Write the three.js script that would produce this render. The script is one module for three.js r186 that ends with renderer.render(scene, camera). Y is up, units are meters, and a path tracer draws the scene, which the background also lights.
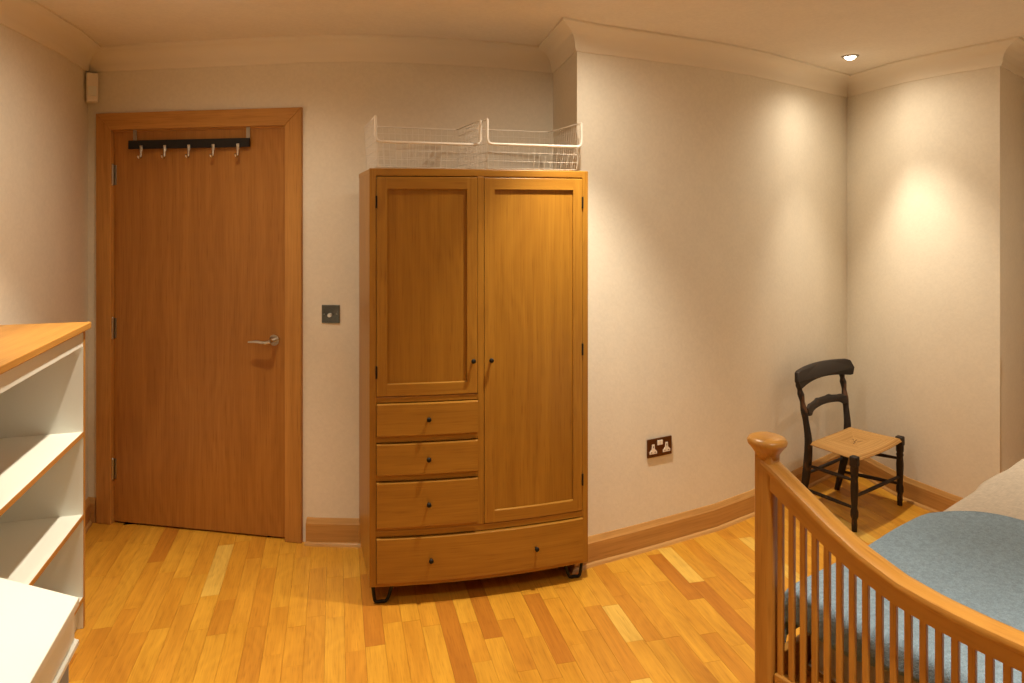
import * as THREE from 'three';
import { RoundedBoxGeometry } from 'three/addons/geometries/RoundedBoxGeometry.js';
import { mergeGeometries, toCreasedNormals, mergeVertices } from 'three/addons/utils/BufferGeometryUtils.js';
import { RectAreaLightUniformsLib } from 'three/addons/lights/RectAreaLightUniformsLib.js';

// ---------------------------------------------------------------- camera, light, exposure
const EYE = 1.57, CEIL = 2.385;
const scene = new THREE.Scene();
scene.background = new THREE.Color(0x000000);
const camera = new THREE.PerspectiveCamera(2 * Math.atan(341.5 / 700) * 180 / Math.PI, 1024 / 683, 0.05, 30);
camera.position.set(0, EYE, 0);
camera.lookAt(0, EYE, -1);
camera.setViewOffset(1024, 683, 0, 129.5, 1024, 683);      // lens shifted down: verticals stay vertical
const renderer = new THREE.WebGLRenderer({ antialias: true });
renderer.toneMapping = THREE.LinearToneMapping;
renderer.toneMappingExposure = 0.56;
renderer.shadowMap.enabled = true;
RectAreaLightUniformsLib.init();
const LAMP = new THREE.Color().setRGB(1.0, 0.885, 0.69);     // warm halogen
const LAMP_CD = 20, SPILL_CD = 4.3;
const POWER = [1, 1, 0.62, 1, 1.15, 1];                    // the lamp over the chair is the dimmest
// ceiling downlights in plan metres (x to the right, depth away from the camera)
const LAMPS = [[-1.15, 2.60], [0.31, 2.60], [1.768, 3.66], [-1.0, 0.9], [1.05, 1.1], [3.1, 2.3]];  // last three are out of view, placed to light cabinet, bed and recess

const AIM = [[-0.2, -0.2], [0.09, 0.22], [0.26, -0.12], [0, 0.15], [0, 0], [0, 0]];   // the lamps swivel a little in their bezels

// ---------------------------------------------------------------- helpers
let seed = 20240611;
const rnd = () => { seed = (seed * 1664525 + 1013904223) >>> 0; return seed / 4294967296; };
const rr = (a, b) => a + (b - a) * rnd();
const R = d => d * Math.PI / 180;
const V = (x, y, z) => new THREE.Vector3(x, y, z);
const used = new Map();
const numbered = n => { const k = used.get(n) || 0; used.set(n, k + 1); return k ? n + '_' + String(k).padStart(3, '0') : n; };
function thing(name, label, category, x = 0, depth = 0, y = 0, turn = 0, group) {
  const o = new THREE.Group(); o.name = numbered(name); scene.add(o);
  o.position.set(x, y, -depth); o.rotation.y = R(turn);
  o.userData = { label, category }; if (group) o.userData.group = group;
  return o;
}
function part(name, geo, mat, parent, label) {
  const g = Array.isArray(geo) ? merge(geo) : geo;
  const m = new THREE.Mesh(g, mat); m.name = parent === scene ? numbered(name) : name;
  m.castShadow = m.receiveShadow = true; parent.add(m);
  if (label) m.userData.label = label;
  return m;
}
function struct(name, geo, mat, label, category) {
  const m = part(name, geo, mat, scene); m.name = name;
  m.userData = { kind: 'structure', label, category }; return m;
}
function clean(g) {
  const q = g.index ? g.toNonIndexed() : g;
  if (!q.attributes.normal) q.computeVertexNormals();
  if (!q.attributes.uv) q.setAttribute('uv', new THREE.BufferAttribute(new Float32Array(q.attributes.position.count * 2), 2));
  for (const k of Object.keys(q.attributes)) if (!['position', 'normal', 'uv'].includes(k)) q.deleteAttribute(k);
  return q;
}
function merge(list) { return mergeGeometries(list.map(clean)); }
// uv in metres, v runs along the grain; each piece starts at a place of its own in the board
function grainUV(g, axis = 'y', sx = 0.6, sy = 1.8, ou = rnd(), ov = rnd()) {
  g = clean(g); const p = g.attributes.position, n = g.attributes.normal, uv = g.attributes.uv;
  for (let i = 0; i < p.count; i++) {
    const c = { x: p.getX(i), y: p.getY(i), z: p.getZ(i) };
    const a = [['x', Math.abs(n.getX(i))], ['y', Math.abs(n.getY(i))], ['z', Math.abs(n.getZ(i))]].sort((s, t) => t[1] - s[1])[0][0];
    const rest = ['x', 'y', 'z'].filter(k => k !== a);
    const vAx = rest.includes(axis) ? axis : rest[1], uAx = rest.find(k => k !== vAx);
    uv.setXY(i, c[uAx] / sx + ou, c[vAx] / sy + ov);
  }
  return g;
}
const rbox = (w, h, d, x, y, z, r = 0.002, seg = 1) => { const g = new RoundedBoxGeometry(w, h, d, seg, Math.min(r, w / 2.01, h / 2.01, d / 2.01)); g.translate(x, y, z); return clean(g); };
const wbox = (w, h, d, x, y, z, axis = 'y', r = 0.002) => grainUV(rbox(w, h, d, x, y, z, r), axis);
function cyl(r0, r1, h, x, y, z, seg = 16) { const g = new THREE.CylinderGeometry(r1, r0, h, seg); g.translate(x, y, z); return clean(g); }
function lathe(pts, x = 0, y = 0, z = 0, seg = 20) { const g = new THREE.LatheGeometry(pts.map(p => new THREE.Vector2(p[0], p[1])), seg); g.translate(x, y, z); return clean(g); }
function rod(a, b, r, seg = 8, r2 = r) {
  const d = b.clone().sub(a), g = new THREE.CylinderGeometry(r2, r, d.length(), seg);
  g.applyQuaternion(new THREE.Quaternion().setFromUnitVectors(V(0, 1, 0), d.clone().normalize()));
  g.translate((a.x + b.x) / 2, (a.y + b.y) / 2, (a.z + b.z) / 2); return clean(g);
}
function tube(pts, r, n = 24, seg = 8, closed = false, tension = 0.5) { return clean(new THREE.TubeGeometry(new THREE.CatmullRomCurve3(pts, closed, 'catmullrom', tension), n, r, seg, closed)); }
// a post whose thickness changes along its path
function taper(pts, radii, seg = 12, n = 40) {
  const c = new THREE.CatmullRomCurve3(pts), pos = [], uv = [], idx = [];
  const rad = t => { const f = t * (radii.length - 1), i = Math.min(Math.floor(f), radii.length - 2); return radii[i] + (radii[i + 1] - radii[i]) * (f - i); };
  for (let i = 0; i <= n; i++) {
    const t = i / n, p = c.getPoint(t), r = rad(t);
    for (let j = 0; j <= seg; j++) { const a = j / seg * Math.PI * 2; pos.push(p.x + Math.cos(a) * r, p.y, p.z + Math.sin(a) * r); uv.push(j / seg * 0.2, t * 0.6); }
  }
  for (let i = 0; i < n; i++) for (let j = 0; j < seg; j++) { const a = i * (seg + 1) + j, b = a + seg + 1; idx.push(a, b, a + 1, a + 1, b, b + 1); }
  const b0 = pos.length / 3, p0 = c.getPoint(0), p1 = c.getPoint(1);
  pos.push(p0.x, p0.y, p0.z, p1.x, p1.y, p1.z); uv.push(0, 0, 0, 1);
  for (let j = 0; j < seg; j++) { idx.push(b0, j, j + 1); const e = n * (seg + 1) + j; idx.push(b0 + 1, e + 1, e); }
  const g = new THREE.BufferGeometry(); g.setAttribute('position', new THREE.Float32BufferAttribute(pos, 3)); g.setAttribute('uv', new THREE.Float32BufferAttribute(uv, 2)); g.setIndex(idx);
  g.computeVertexNormals(); return clean(g);
}
function extrude(pts, depth, bevel = 0.002) {
  const s = new THREE.Shape(pts.map(p => new THREE.Vector2(p[0], p[1])));
  const g = new THREE.ExtrudeGeometry(s, { depth: depth - 2 * bevel, bevelEnabled: bevel > 0, bevelThickness: bevel, bevelSize: bevel, bevelOffset: -bevel, bevelSegments: 2, steps: 1, curveSegments: 12 });
  g.translate(0, 0, bevel); return clean(g);
}
function shell(fn, nu, nv, th) {           // a cloth with thickness: fn(u, v) -> top surface
  const P = [], idx = [], pos = [], uv = [];
  for (let j = 0; j <= nv; j++) for (let i = 0; i <= nu; i++) { P.push(fn(i / nu, j / nv)); }
  const id = (i, j) => j * (nu + 1) + i, q = (nu + 1) * (nv + 1);
  const nrm = [];
  for (let j = 0; j <= nv; j++) for (let i = 0; i <= nu; i++) {
    const a = P[id(Math.min(i + 1, nu), j)].clone().sub(P[id(Math.max(i - 1, 0), j)]), b = P[id(i, Math.min(j + 1, nv))].clone().sub(P[id(i, Math.max(j - 1, 0))]);
    nrm.push(b.cross(a).normalize());
  }
  for (let s = 0; s < 2; s++) for (let k = 0; k < q; k++) { const p = P[k].clone().addScaledVector(nrm[k], s ? -th : 0); pos.push(p.x, p.y, p.z); uv.push(p.x, p.z + p.y); }
  for (let j = 0; j < nv; j++) for (let i = 0; i < nu; i++) {
    const a = id(i, j), b = id(i + 1, j), c = id(i, j + 1), d = id(i + 1, j + 1);
    idx.push(a, c, b, b, c, d, a + q, b + q, c + q, b + q, d + q, c + q);
  }
  for (let i = 0; i < nu; i++) { for (const j of [0, nv]) { const a = id(i, j), b = id(i + 1, j); idx.push(a, b, a + q, b, b + q, a + q); } }
  for (let j = 0; j < nv; j++) { for (const i of [0, nu]) { const a = id(i, j), b = id(i, j + 1); idx.push(a, a + q, b, b, a + q, b + q); } }
  const g = new THREE.BufferGeometry(); g.setAttribute('position', new THREE.Float32BufferAttribute(pos, 3)); g.setAttribute('uv', new THREE.Float32BufferAttribute(uv, 2)); g.setIndex(idx);
  g.computeVertexNormals(); return clean(g);
}
const smooth = (a, b, x) => { const t = Math.min(1, Math.max(0, (x - a) / (b - a))); return t * t * (3 - 2 * t); };

// ---------------------------------------------------------------- procedural textures
function lattice(px, py, s) {              // periodic value noise
  let k = s >>> 0; const a = new Float32Array(px * py);
  for (let i = 0; i < a.length; i++) { k = (k * 1664525 + 1013904223) >>> 0; a[i] = k / 4294967296; }
  return (u, v) => {
    const x = u * px, y = v * py, xi = Math.floor(x), yi = Math.floor(y); let fx = x - xi, fy = y - yi; fx = fx * fx * (3 - 2 * fx); fy = fy * fy * (3 - 2 * fy);
    const m = (q, n) => ((q % n) + n) % n, x0 = m(xi, px), x1 = m(xi + 1, px), y0 = m(yi, py), y1 = m(yi + 1, py);
    return (a[y0 * px + x0] * (1 - fx) + a[y0 * px + x1] * fx) * (1 - fy) + (a[y1 * px + x0] * (1 - fx) + a[y1 * px + x1] * fx) * fy;
  };
}
function tex(w, h, fn, srgb = true) {
  const d = new Uint8Array(w * h * 4);
  for (let y = 0; y < h; y++) for (let x = 0; x < w; x++) { const c = fn(x / w, y / h), i = (y * w + x) * 4; d[i] = Math.max(0, Math.min(255, c[0] * 255)); d[i + 1] = Math.max(0, Math.min(255, c[1] * 255)); d[i + 2] = Math.max(0, Math.min(255, c[2] * 255)); d[i + 3] = 255; }
  const t = new THREE.DataTexture(d, w, h, THREE.RGBAFormat); t.wrapS = t.wrapT = THREE.RepeatWrapping; t.magFilter = THREE.LinearFilter; t.minFilter = THREE.LinearMipmapLinearFilter; t.generateMipmaps = true;
  if (srgb) t.colorSpace = THREE.SRGBColorSpace; t.needsUpdate = true; return t;
}
function oakValue(s) {
  const big = lattice(5, 3, s + 1), mid = lattice(22, 5, s + 2), fine = lattice(120, 9, s + 3), pore = lattice(260, 24, s + 4), warp = lattice(4, 6, s + 5);
  return (u, v) => {
    const w = warp(u, v), ring = 0.5 + 0.5 * Math.sin((u * 9 + w * 2.4 + big(u, v) * 1.5) * Math.PI * 2);
    return 0.695 + 0.06 * big(u, v) + 0.06 * mid(u + w * 0.02, v) + 0.055 * fine(u + w * 0.02, v) + 0.03 * ring - 0.11 * Math.pow(pore(u, v), 5);
  };
}
const oak1 = oakValue(11), oak2 = oakValue(77);
const oakTone = (v, k) => { v = Math.min(1, v * k); return [Math.pow(v, 0.75), v, Math.pow(v, 1.3)]; };
const TX = {
  oak: tex(512, 1024, (u, v) => oakTone(oak1(u, v), 1.12)),
  oakB: tex(512, 1024, (u, v) => { const q = oak1(u, v); return [q, q, q]; }, false),
  floor: tex(512, 1024, (u, v) => oakTone(oak2(u, v), 1.15)),
};
{
  const a = lattice(90, 90, 5), b = lattice(256, 256, 6), c = lattice(12, 12, 7);
  TX.plaster = tex(512, 512, (u, v) => { const q = 0.955 + 0.02 * a(u, v) + 0.015 * b(u, v) + 0.012 * c(u, v); return [q, q, q]; });
  TX.plasterB = tex(512, 512, (u, v) => { const q = 0.35 * a(u, v) + 0.3 * b(u, v) + 0.35 * c(u, v); return [q, q, q]; }, false);
  const f1 = lattice(256, 256, 8), f2 = lattice(40, 40, 9), f3 = lattice(120, 120, 10);
  TX.fleece = tex(512, 512, (u, v) => { const q = 0.72 + 0.14 * f1(u, v) + 0.09 * f2(u, v) + 0.09 * f3(u, v); return [q, q, q]; });
  TX.fleeceB = tex(512, 512, (u, v) => { const q = 0.5 * f1(u, v) + 0.5 * f3(u, v); return [q, q, q]; }, false);
  const l1 = lattice(256, 20, 21), l2 = lattice(20, 256, 22);
  TX.linen = tex(512, 512, (u, v) => { const q = 0.84 + 0.06 * l1(u, v) + 0.06 * l2(u, v) + 0.05 * f2(u, v); return [q, q, q]; });
  const e1 = lattice(14, 26, 31), e2 = lattice(60, 50, 32), e3 = lattice(6, 10, 33);
  TX.ebony = tex(256, 256, (u, v) => { const w = smooth(0.62, 0.85, 0.5 * e1(u, v) + 0.3 * e2(u, v) + 0.2 * e3(u, v)); return [0.12 + 0.24 * w, 0.075 + 0.15 * w, 0.05 + 0.07 * w]; });
}
const std = (o) => new THREE.MeshStandardMaterial(o);
const rep = (t, x, y) => { const c = t.clone(); c.repeat.set(x, y); c.needsUpdate = true; return c; };
const oakMat = (hex, rough = 0.45, bump = 0.0004) => std({ color: hex, map: TX.oak, bumpMap: TX.oakB, bumpScale: bump, roughness: rough });
const M = {
  wall: std({ color: 0xf2e9d8, map: TX.plaster, bumpMap: TX.plasterB, bumpScale: 0.0004, roughness: 0.9 }),
  ceiling: std({ color: 0xf4eadb, map: TX.plaster, roughness: 0.92 }),
  cornice: std({ color: 0xf1e7d6, roughness: 0.8 }),
  doorOak: oakMat(0xbe843c, 0.42), frameOak: oakMat(0xd49c50, 0.42),
  skirtOak: oakMat(0xd4a462, 0.4),
  robe: oakMat(0xb4822e, 0.38), robePanel: oakMat(0xb07e2a, 0.38),
  bed: oakMat(0xd09a48, 0.33),
  shelfOak: oakMat(0xd29c4e, 0.42),
  white: std({ color: 0xe9eae2, roughness: 0.45 }),
  whiteBack: std({ color: 0xe6e4da, roughness: 0.6 }),
  blueGrey: std({ color: 0x8f98a8, roughness: 0.6 }),
  plastic: std({ color: 0xf0e6d8, roughness: 0.4 }),
  chrome: std({ color: 0xd8d6d2, metalness: 1, roughness: 0.18 }),
  chromeDarkReflect: std({ color: 0x6f716e, metalness: 1, roughness: 0.22 }),  // chrome with its dark reflection put into the colour
  steel: std({ color: 0xb9b4aa, metalness: 1, roughness: 0.32 }),
  bronze: std({ color: 0x6e4a2c, metalness: 0.85, roughness: 0.38 }),
  black: std({ color: 0x0d0e12, roughness: 0.5 }),
  iron: std({ color: 0x14110e, roughness: 0.5, metalness: 0.4 }),
  wire: std({ color: 0xf6efe4, roughness: 0.35 }),
  ebony: std({ color: 0xffffff, map: TX.ebony, roughness: 0.62 }),
  blanket: new THREE.MeshPhysicalMaterial({ color: 0x9cb6cc, map: rep(TX.fleece, 3, 3), bumpMap: rep(TX.fleeceB, 3, 3), bumpScale: 0.002, roughness: 0.95, sheen: 0.3, sheenRoughness: 0.7, sheenColor: new THREE.Color(0.5, 0.6, 0.7) }),
  linen: std({ color: 0xd6c9b8, map: rep(TX.linen, 3, 3), roughness: 0.92 }),
  mattress: std({ color: 0xd8cdbd, map: rep(TX.linen, 3, 3), roughness: 0.95 }),
  underfloor: std({ color: 0x2a170a, roughness: 0.9 }),
  lamp: std({ color: 0xffffff, emissive: LAMP, emissiveIntensity: 40, roughness: 0.4 }),
};

// ---------------------------------------------------------------- the room shell (plan: x, depth)
const PLAN = {
  left: [[-1.80, -1.6], [-1.80, 1.4], [-1.84, 2.1], [-1.93, 2.64], [-2.02, 3.1], [-2.156, 3.56]],
  back: [[-2.156, 3.56], [-2.028, 3.535], [-1.085, 3.350], [-0.93, 3.319], [-0.70, 3.31], [-0.44, 3.345], [-0.10, 3.44], [0.21, 3.58]],
  return: [[0.21, 3.58], [0.287, 3.09]],
  back_right: [[0.287, 3.09], [0.349, 3.13], [0.52, 3.215], [0.754, 3.34], [1.0, 3.475], [1.251, 3.65], [1.637, 3.975], [2.077, 4.34]],
  right: [[2.077, 4.34], [2.161, 3.82], [2.262, 3.59], [2.37, 3.40]],
  recess: [[2.37, 3.40], [2.80, 3.80], [4.18, 1.83], [3.58, 1.41]],
  right_near: [[3.58, 1.41], [3.2, -1.6]],
  front: [[3.2, -1.6], [-1.80, -1.6]],
};
const LOOP = [], SEG = {};
for (const [k, pts] of Object.entries(PLAN)) { SEG[k] = [LOOP.length]; for (const p of pts.slice(0, -1)) LOOP.push(p); SEG[k].push(LOOP.length); }
const NL = LOOP.length;
const at = i => LOOP[((i % NL) + NL) % NL];
function mitre(i) {
  const a = at(i - 1), b = at(i), c = at(i + 1);
  const n = (p, q) => { const dx = q[0] - p[0], dz = q[1] - p[1], l = Math.hypot(dx, dz); return [dz / l, -dx / l]; };
  const n1 = n(a, b), n2 = n(b, c), k = 1 + n1[0] * n2[0] + n1[1] * n2[1];
  return [(n1[0] + n2[0]) / k, (n1[1] + n2[1]) / k];
}
// sweep a cross-section [inward offset, height] along loop points i0..i1 with mitred corners; trim cuts an end short
function sweep(i0, i1, profile, crease = 0.6, axis = null) {
  const rows = []; let len = 0;
  for (let i = i0; i <= i1; i++) {
    const p = at(i), m = mitre(i); if (i > i0) len += Math.hypot(p[0] - at(i - 1)[0], p[1] - at(i - 1)[1]);
    rows.push({ p, m, len });
  }
  return sweepRows(rows, profile, crease);
}
function sweepRows(rows, profile, crease) {
  const pos = [], uv = [], n = profile.length; let per = [0];
  for (let j = 1; j <= n; j++) per.push(per[j - 1] + Math.hypot(profile[j % n][0] - profile[j - 1][0], profile[j % n][1] - profile[j - 1][1]));
  const pt = (r, j) => { const [o, y] = profile[j % n]; return [r.p[0] + r.m[0] * o, y, -(r.p[1] + r.m[1] * o)]; };
  const tri = (a, b, c, ua, ub, uc) => { pos.push(...a, ...b, ...c); uv.push(...ua, ...ub, ...uc); };
  for (let i = 0; i + 1 < rows.length; i++) for (let j = 0; j < n; j++) {
    const a = pt(rows[i], j), b = pt(rows[i + 1], j), c = pt(rows[i], j + 1), d = pt(rows[i + 1], j + 1);
    const la = rows[i].len, lb = rows[i + 1].len;
    tri(a, b, c, [per[j], la], [per[j], lb], [per[j + 1], la]); tri(b, d, c, [per[j], lb], [per[j + 1], lb], [per[j + 1], la]);
  }
  const cap = THREE.ShapeUtils.triangulateShape(profile.map(p => new THREE.Vector2(p[0], p[1])), []);
  for (const [r, f] of [[rows[0], 0], [rows[rows.length - 1], 1]]) for (const t of cap) { const q = f ? t : [t[0], t[2], t[1]]; tri(...q.map(k => pt(r, k)), ...q.map(k => profile[k])); }
  let g = new THREE.BufferGeometry(); g.setAttribute('position', new THREE.Float32BufferAttribute(pos, 3)); g.setAttribute('uv', new THREE.Float32BufferAttribute(uv, 2));
  let vol = 0; const A = V(0, 0, 0), B = V(0, 0, 0), C = V(0, 0, 0);
  for (let i = 0; i < pos.length; i += 9) { A.fromArray(pos, i); B.fromArray(pos, i + 3); C.fromArray(pos, i + 6); vol += A.dot(B.clone().cross(C)); }
  if (vol < 0) { const P = g.attributes.position, U = g.attributes.uv; for (let i = 0; i < P.count; i += 3) { const x = P.getX(i + 1), y = P.getY(i + 1), z = P.getZ(i + 1), u = U.getX(i + 1), v = U.getY(i + 1); P.setXYZ(i + 1, P.getX(i + 2), P.getY(i + 2), P.getZ(i + 2)); U.setXY(i + 1, U.getX(i + 2), U.getY(i + 2)); P.setXYZ(i + 2, x, y, z); U.setXY(i + 2, u, v); } }
  g.computeVertexNormals(); return clean(toCreasedNormals(g, crease));
}
const TH = 0.13;
const slab = (y0, y1) => [[0, y0], [0, y1], [-TH, y1], [-TH, y0]];
const wallLabel = {
  left: 'cream painted wall behind the white shelf unit', return: 'narrow cream wall return beside the wardrobe', back_right: 'long cream wall with the bronze socket',
  right: 'cream wall behind the dark chair lit by the downlight', recess: 'cream wall of the recess at the head of the bed', right_near: 'cream wall on the far side of the bed', front: 'cream wall opposite the wardrobe',
};
for (const k of Object.keys(PLAN)) {
  const [a, b] = SEG[k];
  if (k === 'back') {
    struct('wall_back', [sweep(a, a + 1, slab(0, CEIL)), sweep(a + 1, a + 2, slab(1.985, CEIL)), sweep(a + 2, b, slab(0, CEIL))], M.wall, 'cream wall around the oak door and behind the wardrobe', 'wall');
  } else struct('wall_' + k, sweep(a, b, slab(0, CEIL)), M.wall, wallLabel[k], 'wall');
}
{
  const s = new THREE.Shape(LOOP.map((p, i) => { const m = mitre(i); return new THREE.Vector2(p[0] - m[0] * TH, p[1] - m[1] * TH); }));
  const flat = (y0, t) => { const g = new THREE.ExtrudeGeometry(s, { depth: t, bevelEnabled: false }); g.rotateX(-Math.PI / 2); g.translate(0, y0, 0); return clean(g); };
  struct('ceiling', flat(CEIL, 0.1), M.ceiling, 'plain cream ceiling with recessed downlights', 'ceiling');
  const f = struct('floor', flat(-0.10, 0.0855), M.underfloor, 'honey coloured oak strip floor', 'floor');
  floorStrips(f);
}
// cornice: a cove between wall and ceiling, one length on each wall
const CP = [[0, CEIL], [0, CEIL - 0.105], [0.008, CEIL - 0.105], [0.012, CEIL - 0.094]];
for (let i = 0; i <= 8; i++) { const a = i / 8 * Math.PI / 2; CP.push([0.014 + 0.074 * (1 - Math.cos(a)), CEIL - 0.090 + 0.074 * Math.sin(a)]); }
CP.push([0.092, CEIL - 0.012], [0.10, CEIL - 0.010], [0.10, CEIL]);
let tn = 0;
for (const [k, lb] of [['left', 'cream coved cornice above the shelf unit wall'], ['back', 'cream coved cornice above the door and wardrobe'], ['return', 'short length of cream cornice on the wall return'], ['back_right', 'long cream cornice above the socket wall'], ['right', 'cream cornice beside the lit downlight'], ['recess', 'cream cornice of the bed recess'], ['right_near', 'cream cornice beyond the bed'], ['front', 'cream cornice opposite the wardrobe']])
  struct('trim_' + (++tn), sweep(...SEG[k], CP, 0.9), M.cornice, lb, 'cornice');
// oak skirting with a bead along the floor
const SKP = [[0, 0], [0, 0.122], [0.006, 0.122], [0.011, 0.114], [0.014, 0.104], [0.018, 0.098], [0.018, 0]];
const BEAD = [[0.018, 0], [0.018, 0.014], [0.024, 0.013], [0.030, 0.009], [0.033, 0]];
function skirting(name, i0, i1, label) {
  const g = sweep(i0, i1, SKP, 0.5), uv = g.attributes.uv; for (let i = 0; i < uv.count; i++) uv.setXY(i, uv.getX(i) / 0.6, uv.getY(i) / 1.8);
  const s = struct(name, g, M.skirtOak, label, 'skirting board');
  const b = sweep(i0, i1, BEAD, 0.9), u2 = b.attributes.uv; for (let i = 0; i < u2.count; i++) u2.setXY(i, u2.getX(i) / 0.6 + 0.3, u2.getY(i) / 1.8);
  part('floor_bead', b, M.skirtOak, s);
}
skirting('baseboard_left', ...SEG.left, 'oak skirting board behind the shelf unit');
skirting('baseboard_return', ...SEG.return, 'short oak skirting board behind the wardrobe side');
skirting('baseboard_back_right', ...SEG.back_right, 'oak skirting board below the bronze socket');
skirting('baseboard_right', ...SEG.right, 'oak skirting board behind the dark chair');
skirting('baseboard_recess', ...SEG.recess, 'oak skirting board in the bed recess');
skirting('baseboard_right_near', ...SEG.right_near, 'oak skirting board beyond the bed');
skirting('baseboard_front', ...SEG.front, 'oak skirting board opposite the wardrobe');
{ // the back wall's skirting starts again to the right of the door frame
  const [a, b] = SEG.back, rows = []; let len = 0;
  const p0 = [-0.972, 3.3275], m0 = [-0.193, -0.981]; rows.push({ p: p0, m: m0, len: 0 }); let prev = p0;
  for (let i = a + 3; i <= b; i++) { const p = at(i); len += Math.hypot(p[0] - prev[0], p[1] - prev[1]); prev = p; rows.push({ p, m: mitre(i), len }); }
  const scale = g => { const u = g.attributes.uv; for (let i = 0; i < u.count; i++) u.setXY(i, u.getX(i) / 0.6 + 0.4, u.getY(i) / 1.8); return g; };
  const s = struct('baseboard_back', scale(sweepRows(rows, SKP, 0.5)), M.skirtOak, 'oak skirting board between the door frame and the wardrobe', 'skirting board');
  part('floor_bead', scale(sweepRows(rows, BEAD, 0.9)), M.skirtOak, s);
  const q = [{ p: [-2.156, 3.56], m: mitre(a), len: 0 }, { p: [-2.103, 3.5496], m: m0, len: 0.054 }];
  part('corner_piece', scale(sweepRows(q, SKP, 0.5)), M.skirtOak, s);
}

// ---------------------------------------------------------------- floor: oak strips laid towards the door wall
function inside(x, d) { let c = false; for (let i = 0, j = NL - 1; i < NL; j = i++) { const a = LOOP[i], b = LOOP[j]; if ((a[1] > d) !== (b[1] > d) && x < (b[0] - a[0]) * (d - a[1]) / (b[1] - a[1]) + a[0]) c = !c; } return c; }
function floorStrips(floor) {
  const W = 0.071, G = 0.0007, lens = [0.24, 0.31, 0.38, 0.45, 0.52];
  const tones = [[0xe0a436, 5], [0xdb9d32, 5], [0xe3aa3c, 5], [0xd4942e, 3], [0xf0c65e, 1.5], [0xc68228, 1.0], [0xdda036, 4], [0xe2a83a, 4]];
  const tot = tones.reduce((s, t) => s + t[1], 0);
  const mats = tones.map(([c], i) => std({ color: c, map: TX.floor, bumpMap: TX.oakB, bumpScale: 0.00025, roughness: [0.36, 0.4, 0.33, 0.42, 0.3, 0.42, 0.38, 0.35][i] }));
  const pick = () => { let r = rnd() * tot; for (let i = 0; i < tones.length; i++) { r -= tones[i][1]; if (r < 0) return i; } return 0; };
  const geos = lens.map(L => [0, 1, 2, 3, 4].map(() => {
    const g = new THREE.BoxGeometry(W - G, 0.014, L - G); g.translate(0, -0.007, 0); return grainUV(g, 'z', 0.5, 1.0);
  }));
  const dir = [-0.2453, 0.9694], side = [0.9694, 0.2453], turn = Math.atan2(0.2453, 0.9694);
  const strips = [];
  for (let i = -48; i < 62; i++) {
    let t = -3.4 - rr(0, 0.5);
    while (t < 5.6) {
      const k = Math.floor(rnd() * 5), L = lens[k], c = t + L / 2; t += L;
      const x = side[0] * i * W + dir[0] * c, d = side[1] * i * W + dir[1] * c;
      const tone = pick(), v = Math.floor(rnd() * 5), lift = rr(-0.0003, 0.0001);
      const near = [[0, 0], [0.1, 0], [-0.1, 0], [0, 0.1], [0, -0.1], [0.14, 0.14], [-0.14, 0.14], [0.1, -0.2], [-0.1, 0.25]].some(o => inside(x + o[0], d + o[1]));
      if (!near) continue;
      // how large it lies in the view from the doorway side of the bed
      let size = 0; if (d > 1.2 && Math.abs(x) < 0.75 * d + 0.1 && d < 4.4 && inside(x, d)) { size = L * W / (d * d * d); if (x > 0.75 && (d - 2.0) < (x - 0.729) * 0.7) size = 0; if (x < -1.66) size *= 0.2; if (EYE / d > 0.74) size = 0; }
      strips.push({ x, d, k, v, tone, lift, size });
    }
  }
  const order = strips.slice().sort((a, b) => b.size - a.size);
  const single = new Set(order.slice(0, 298).filter(s => s.size > 0));
  const rest = tones.map(() => []);
  for (const s of strips) {
    if (single.has(s)) { const m = part('floor_strip', geos[s.k][s.v], mats[s.tone], floor); m.position.set(s.x, s.lift, -s.d); m.rotation.y = turn; }
    else { const g = geos[s.k][s.v].clone(); g.rotateY(turn); g.translate(s.x, s.lift, -s.d); rest[s.tone].push(g); }
  }
  const groups = rest.map(r => mergeGeometries(r)), all = mergeGeometries(groups, true);
  const m = part('floor_strips', all, mats, floor); m.userData.kind = 'stuff';
}

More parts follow.
